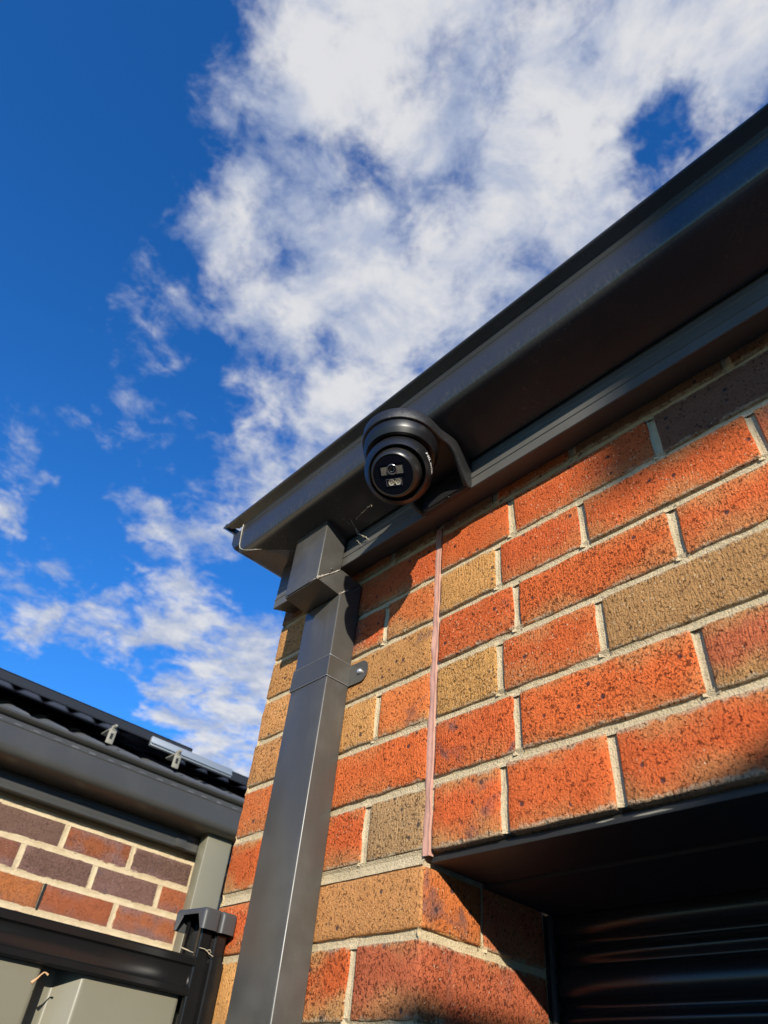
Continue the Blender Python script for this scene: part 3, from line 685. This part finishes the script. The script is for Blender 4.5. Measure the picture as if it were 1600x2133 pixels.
# sheets: trapezoid ribs, one panel each 780 mm
def sheet(y0, n):
    prof = []
    for i in range(n+1):
        y = y0-200*i; prof += [(y+12, -446), (y+9, -445), (y+1.5, -415.5), (y-1, -414.2), (y-4, -414), (y-138, -414), (y-141, -414.3), (y-144, -416), (y-164.5, -444.2), (y-167, -445.7), (y-170, -446), (y-182, -446)]
    return prof
for k in range(3):
    pr = sheet(-61-800*k, 3); pr = [(y, x) for y, x in pr]
    if k == 0: pr = [(-20, -446), (-44, -446)]+pr
    bm = bmesh.new(); rings = []
    for z in (-138, -2120): rings.append([V(x, y, z) for y, x in pr])
    sweep(bm, None, rings, closed=False)
    o = from_bm('sheet', bm, 'sheet', None, 40); part(o, fen)
twg = empty('dry_leaf_stalk', 'dry orange leaf stalk caught under the black fence rail', 'twig', V(-400, -245, -160))
def tw(pts, r): P = tubeobj('stalk', 'twig', None, pts, r, 6); part(P, twg)
tw([(-398.0, -255.0, -150.9), (-398.0, -258.1, -149.5), (-398.0, -260.6, -149.3), (-398.0, -263.3, -151.9), (-398.0, -266.2, -156.2), (-398.0, -269.0, -159.4), (-398.0, -271.6, -162.1)], [1.3, 1.0, .9, .9, 1.1, 1.8, 2.2])
for k, pts in enumerate([[[(-420.0, -73.3, -84.5), (-420.0, -60.8, -85.9), (-420.0, -47.0, -88.9)], [(-418.0, -72.2, -85.8), (-418.0, -57.8, -87.3), (-418.0, -47.2, -88.1)]], [[(-400.0, -41.8, -84.6), (-400.0, -35.9, -82.5), (-400.0, -33.1, -85.3), (-400.0, -37.0, -87.4), (-400.0, -28.5, -89.6)], [(-400.0, -53.8, -83.2), (-400.0, -44.7, -83.3), (-400.0, -34.2, -87.8)]]]):
    st_ = empty('straw', ['thin straw strands lying on the rail beside the fence post', 'curled dry straw caught in the fence post joint'][k], 'straw', V(*pts[0][0]))
    for q in pts: o = tubeobj('strand', 'web', None, q, .55, 5); part(o, st_)

# ------------------------------------------------------------------ neighbour's house
nei = empty('neighbour_house', 'brown brick neighbouring house with cream mortar, charcoal gutter and tiled roof', 'house', V(-2200, 400, -2150))
NX = -1790.
NCOL = {'p': (.17, .092, .072), 'q': (.24, .09, .058), 'o': (.40, .135, .045), 'r': (.34, .105, .044)}
NZ = [411-86.5*i for i in range(0, 8)]          # bed joints
bm = bmesh.new(); box(bm, NX-105, NX-JF, -2600, 2400, -2150, 440)
def ny(i): return 173 if i % 2 == 0 else 65
for i, z in enumerate(NZ):
    joint_strip(bm, (NX, -700, z), (NX, 1000, z), (0, 0, 1), (1, 0, 0), seed=i, width=19, recess=-.6, hollow=1.6)
PERP = {}
for i in range(7):
    ys = [ny(i)+240.5*k for k in range(-4, 4)]; PERP[i] = ys
    for q in ys:
        if i == 2 and abs(q-173-.0) < 60 : continue          # an open weep joint
        joint_strip(bm, (NX, q, NZ[i]-83), (NX, q, NZ[i]-3), (0, 1, 0), (1, 0, 0), seed=q+i, width=19, recess=-.6, hollow=1.6)
nw = keep(from_bm('wall', bm, 'mortar_cream', None, 60), nei); nw['label'] = 'brown and purple brick wall with cream mortar'
NK = {0: 'qpoprpqr', 1: 'rorqppro', 2: 'oroorrqo', 3: 'qrpqrorq', 4: 'rqoprqor', 5: 'qroqprqo', 6: 'rqoprqor'}
for i in range(7):
    ys = PERP[i]
    for j in range(len(ys)-1):
        if ys[j] > 1000: continue
        brick(nw, NX-110, NX, ys[j]+6, ys[j+1]-6, NZ[i]-81, NZ[i]-6, NK[i][j % 8], material='brick_old', flash=random.choice((.2, .5, .9)), cmap=NCOL, rz=R(90))
# fascia and gutter of the neighbour
def nsweep(name, prof, y0, y1, material, par, cap=True, smooth=30):
    bm = bmesh.new(); rr = sweep(bm, None, [[V(x, y, z) for x, z in prof] for y in (y0, 0, 600, y1)])
    if cap: bm.faces.new(rr[0]); bm.faces.new(rr[-1][::-1])
    return keep(from_bm(name, bm, material, None, smooth), par)
M['ngut'] = paint('neighbour_gutter_paint', (.050, .0485, .043), .30, .35)
nsweep('fascia', [(NX, 432), (-1748, 430), (-1745, 433), (-1745, 446), (-1744, 450), (-1745, 455), (-1745, 470), (-1743.5, 472), (-1745, 474), (-1745, 560), (NX, 560)], -2600, 2400, 'ngut', nei)
ngp = [(-1744, 590), (-1744, 482), (-1738, 481), (-1690, 487), (-1656, 492), (-1649, 495), (-1644, 500), (-1641, 508), (-1640, 520), (-1640, 538), (-1640, 572), (-1641.5, 574), (-1640, 576), (-1640, 592), (-1634, 594), (-1627, 598), (-1623, 604), (-1624, 610), (-1629, 614), (-1636, 614), (-1641, 610), (-1643, 596), (-1643, 540), (-1650, 506), (-1690, 498), (-1741, 488), (-1741, 590)]
ng = nsweep('gutter', ngp, -2600, 2400, 'ngut', nei, cap=False)
slot = bmesh.new()
for i in range(22):
    y = -520+62*i+random.uniform(-6, 6); box(slot, -1640.2, -1639.2, y, y+random.uniform(16, 28), 578+random.uniform(-2, 2), 583)
keep(from_bm('overflow_slots', slot, 'tile'), nei)
boxobj('weep_joint_shade', 'cam_dark', nw, NX-30, NX+.4, 170.5, 177.5, NZ[2]-80, NZ[2]-8)  # black block standing in for the shade inside the open joint
nd = boxobj('downpipe', 'pipe_grey', nei, -1740, -1690, 624, 726, -2150, 530, bev=2.5, seg=3)
boxobj('fascia_joiner', 'ngut', nei, -1746, -1742, 535, 575, 432, 478, bev=1)
# roof tiles: first courses over the gutter
bm = bmesh.new(); slope = .42; PIT = 132.
def tz(y, ph): c = math.cos(2*math.pi*(y-ph)/PIT); return 15*max(c, -.45)
tile_objs = []
def tile_mesh(ph):
    bm = bmesh.new(); W = PIT*2; n = 24; rings = []
    for dx, dz in ((0, -14), (0, 0), (-350, 350*slope)):
        rings.append([Vector((dx/1000, (W*i/n)/1000, (dz+tz(W*i/n, 66))/1000)) for i in range(n+1)])
    sweep(bm, None, rings, closed=False); bmesh.ops.recalc_face_normals(bm, faces=bm.faces)
    me = bpy.data.meshes.new('roof_tile'); bm.to_mesh(me); bm.free(); me.polygons.foreach_set('use_smooth', [True]*len(me.polygons)); me.set_sharp_from_angle(angle=R(40)); me.materials.append(M['tile']); return me
tm = tile_mesh(0)
rf = boxobj('roof', 'tile', nei, -1700, -1690, -2600, 2400, 560, 600)
for r_ in range(3):
    for i in range(11):
        o = bpy.data.objects.new('roof_tile', tm); col.objects.link(o)
        o.location = V(-1658-300*r_, -860+PIT*2*i+2, 616+300*slope*r_+6*r_+random.uniform(-2, 2)); keep(o, rf)
bm = bmesh.new(); bm.faces.new([bm.verts.new(V(*q)) for q in ((-2440, -2600, 915), (-2440, 2400, 915), (-5500, 2400, 2200), (-5500, -2600, 2200))]); bm.faces.new([bm.verts.new(V(*q)) for q in ((-2450, -2600, 909), (-2450, 2400, 909), (-1690, 2400, 590), (-1690, -2600, 590))])
keep(from_bm('roof_slope', bm, 'tile'), nei)
# solar panels
def solar(name, label, x, y0, y1, z, deep=1000.):
    e = empty(name, label, 'solar panel', V(x, (y0+y1)/2, z), 'solar panels on the neighbouring roof')
    bm = bmesh.new(); c = math.cos(math.atan(.34)); s = math.sin(math.atan(.34))
    def P(u, y, h): return V(x-u*c-h*s*0, y, z+u*s+h)
    for (u0, u1, ya, yb, h0, h1) in ((0, 3, y0, y1, 8, 38), (0, 28, y0, y1, 6, 9), (deep-3, deep, y0, y1, 6, 38), (0, deep, y0, y0+3, 6, 38), (0, deep, y1-3, y1, 6, 38), (0, 9, y0, y1, 36, 40)):
        cc = [bm.verts.new(P(u, y, h)) for u in (u0, u1) for y in (ya, yb) for h in (h0, h1)]
        for q in ((0, 1, 3, 2), (4, 6, 7, 5), (0, 4, 5, 1), (2, 3, 7, 6), (0, 2, 6, 4), (1, 5, 7, 3)): bm.faces.new([cc[i] for i in q])
    part(from_bm('frame', bm, 'panel_frame', None, 30), e)
    bm = bmesh.new(); q = [P(3, y0+3, 34), P(deep-3, y0+3, 34), P(deep-3, y1-3, 34), P(3, y1-3, 34)]; bm.faces.new([bm.verts.new(v) for v in q])
    part(from_bm('glass', bm, 'panel_glass', None, 30), e); return e
solar('solar_panel', 'long black framed solar panel over the gutter, left of the silver rail', -1800, -1180, 526, 752)
solar('solar_panel', 'thin dark solar panel edge half hidden behind the orange brick corner', -1860, 534, 2100, 758)
rl = empty('mounting_rail', 'silver aluminium mounting rail with bracket under the solar panels', 'rail', V(-1780, 530, 740))
bm = bmesh.new(); box(bm, -1790, -1776, 345, 706, 735, 768, bev=1); part(from_bm('rail', bm, 'alu', None, 30), rl)
boxobj('rail_flange', 'alu', None, -1776, -1770, 345, 706, 742, 745); part(bpy.context.scene.objects['rail_flange'], rl)
for k, (yy, zz) in enumerate(((431, 690), (171, 684))):
    f = empty('roof_bracket', ['silver slotted roof bracket under the aluminium mounting rail', 'small pale slotted bracket under the long solar panel, left of the rail'][k], 'bracket', V(-1705, yy, zz), 'slotted solar brackets')
    boxobj('foot', 'galv', None, -1708, -1702, yy-13, yy+13, zz-30, zz+18, bev=1.5); part([o for o in bpy.data.objects if o.name.startswith('foot')][-1], f)
    boxobj('slot', 'cam_dark', None, -1702.2, -1701.4, yy-5, yy+5, zz-14, zz+6); part([o for o in bpy.data.objects if o.name.startswith('slot')][-1], f)
    boxobj('arm', 'galv', None, -1776, -1704, yy-12, yy+12, zz+18, zz+23, bev=1); part([o for o in bpy.data.objects if o.name.startswith('arm')][-1], f)
    part(latheobj('bolt', 'galv', None, [(0, 14), (5, 14), (6, 12), (6, 0), (10, 0), (10, -4)], V(-1704, yy, zz+28), Vector((1, 0, .3)), 6), f)

# ------------------------------------------------------------------ unseen structures behind the viewer, added to cast the soft shadow edges
sh = empty('shade_house', 'unseen cream rendered house added behind the viewer to cast the lower shadow', 'house', V(4500, -2600, -2150))
boxobj('wall', 'render', sh, 3060, 8000, -7000, -120, -2150, 1006)
boxobj('fascia', 'fascia', sh, 3000, 8000, -7060, -60, 1008, 1078, bev=4)  # eave of the added house, set to throw the lower shadow edge
sc_ = empty('shade_screen', 'unseen shade screen on posts, added above the house to cast the upper shadow', 'screen', V(7400, -4000, 1070))
boxobj('board', 'render', sc_, 5585, 9200, -4040, -4000, 2545, 4200)  # invented board, placed out of view to throw the upper right shadow
for x in (6600, 9000): boxobj('post', 'fascia', sc_, x, x+60, -4100, -4042, 1080, 4100)
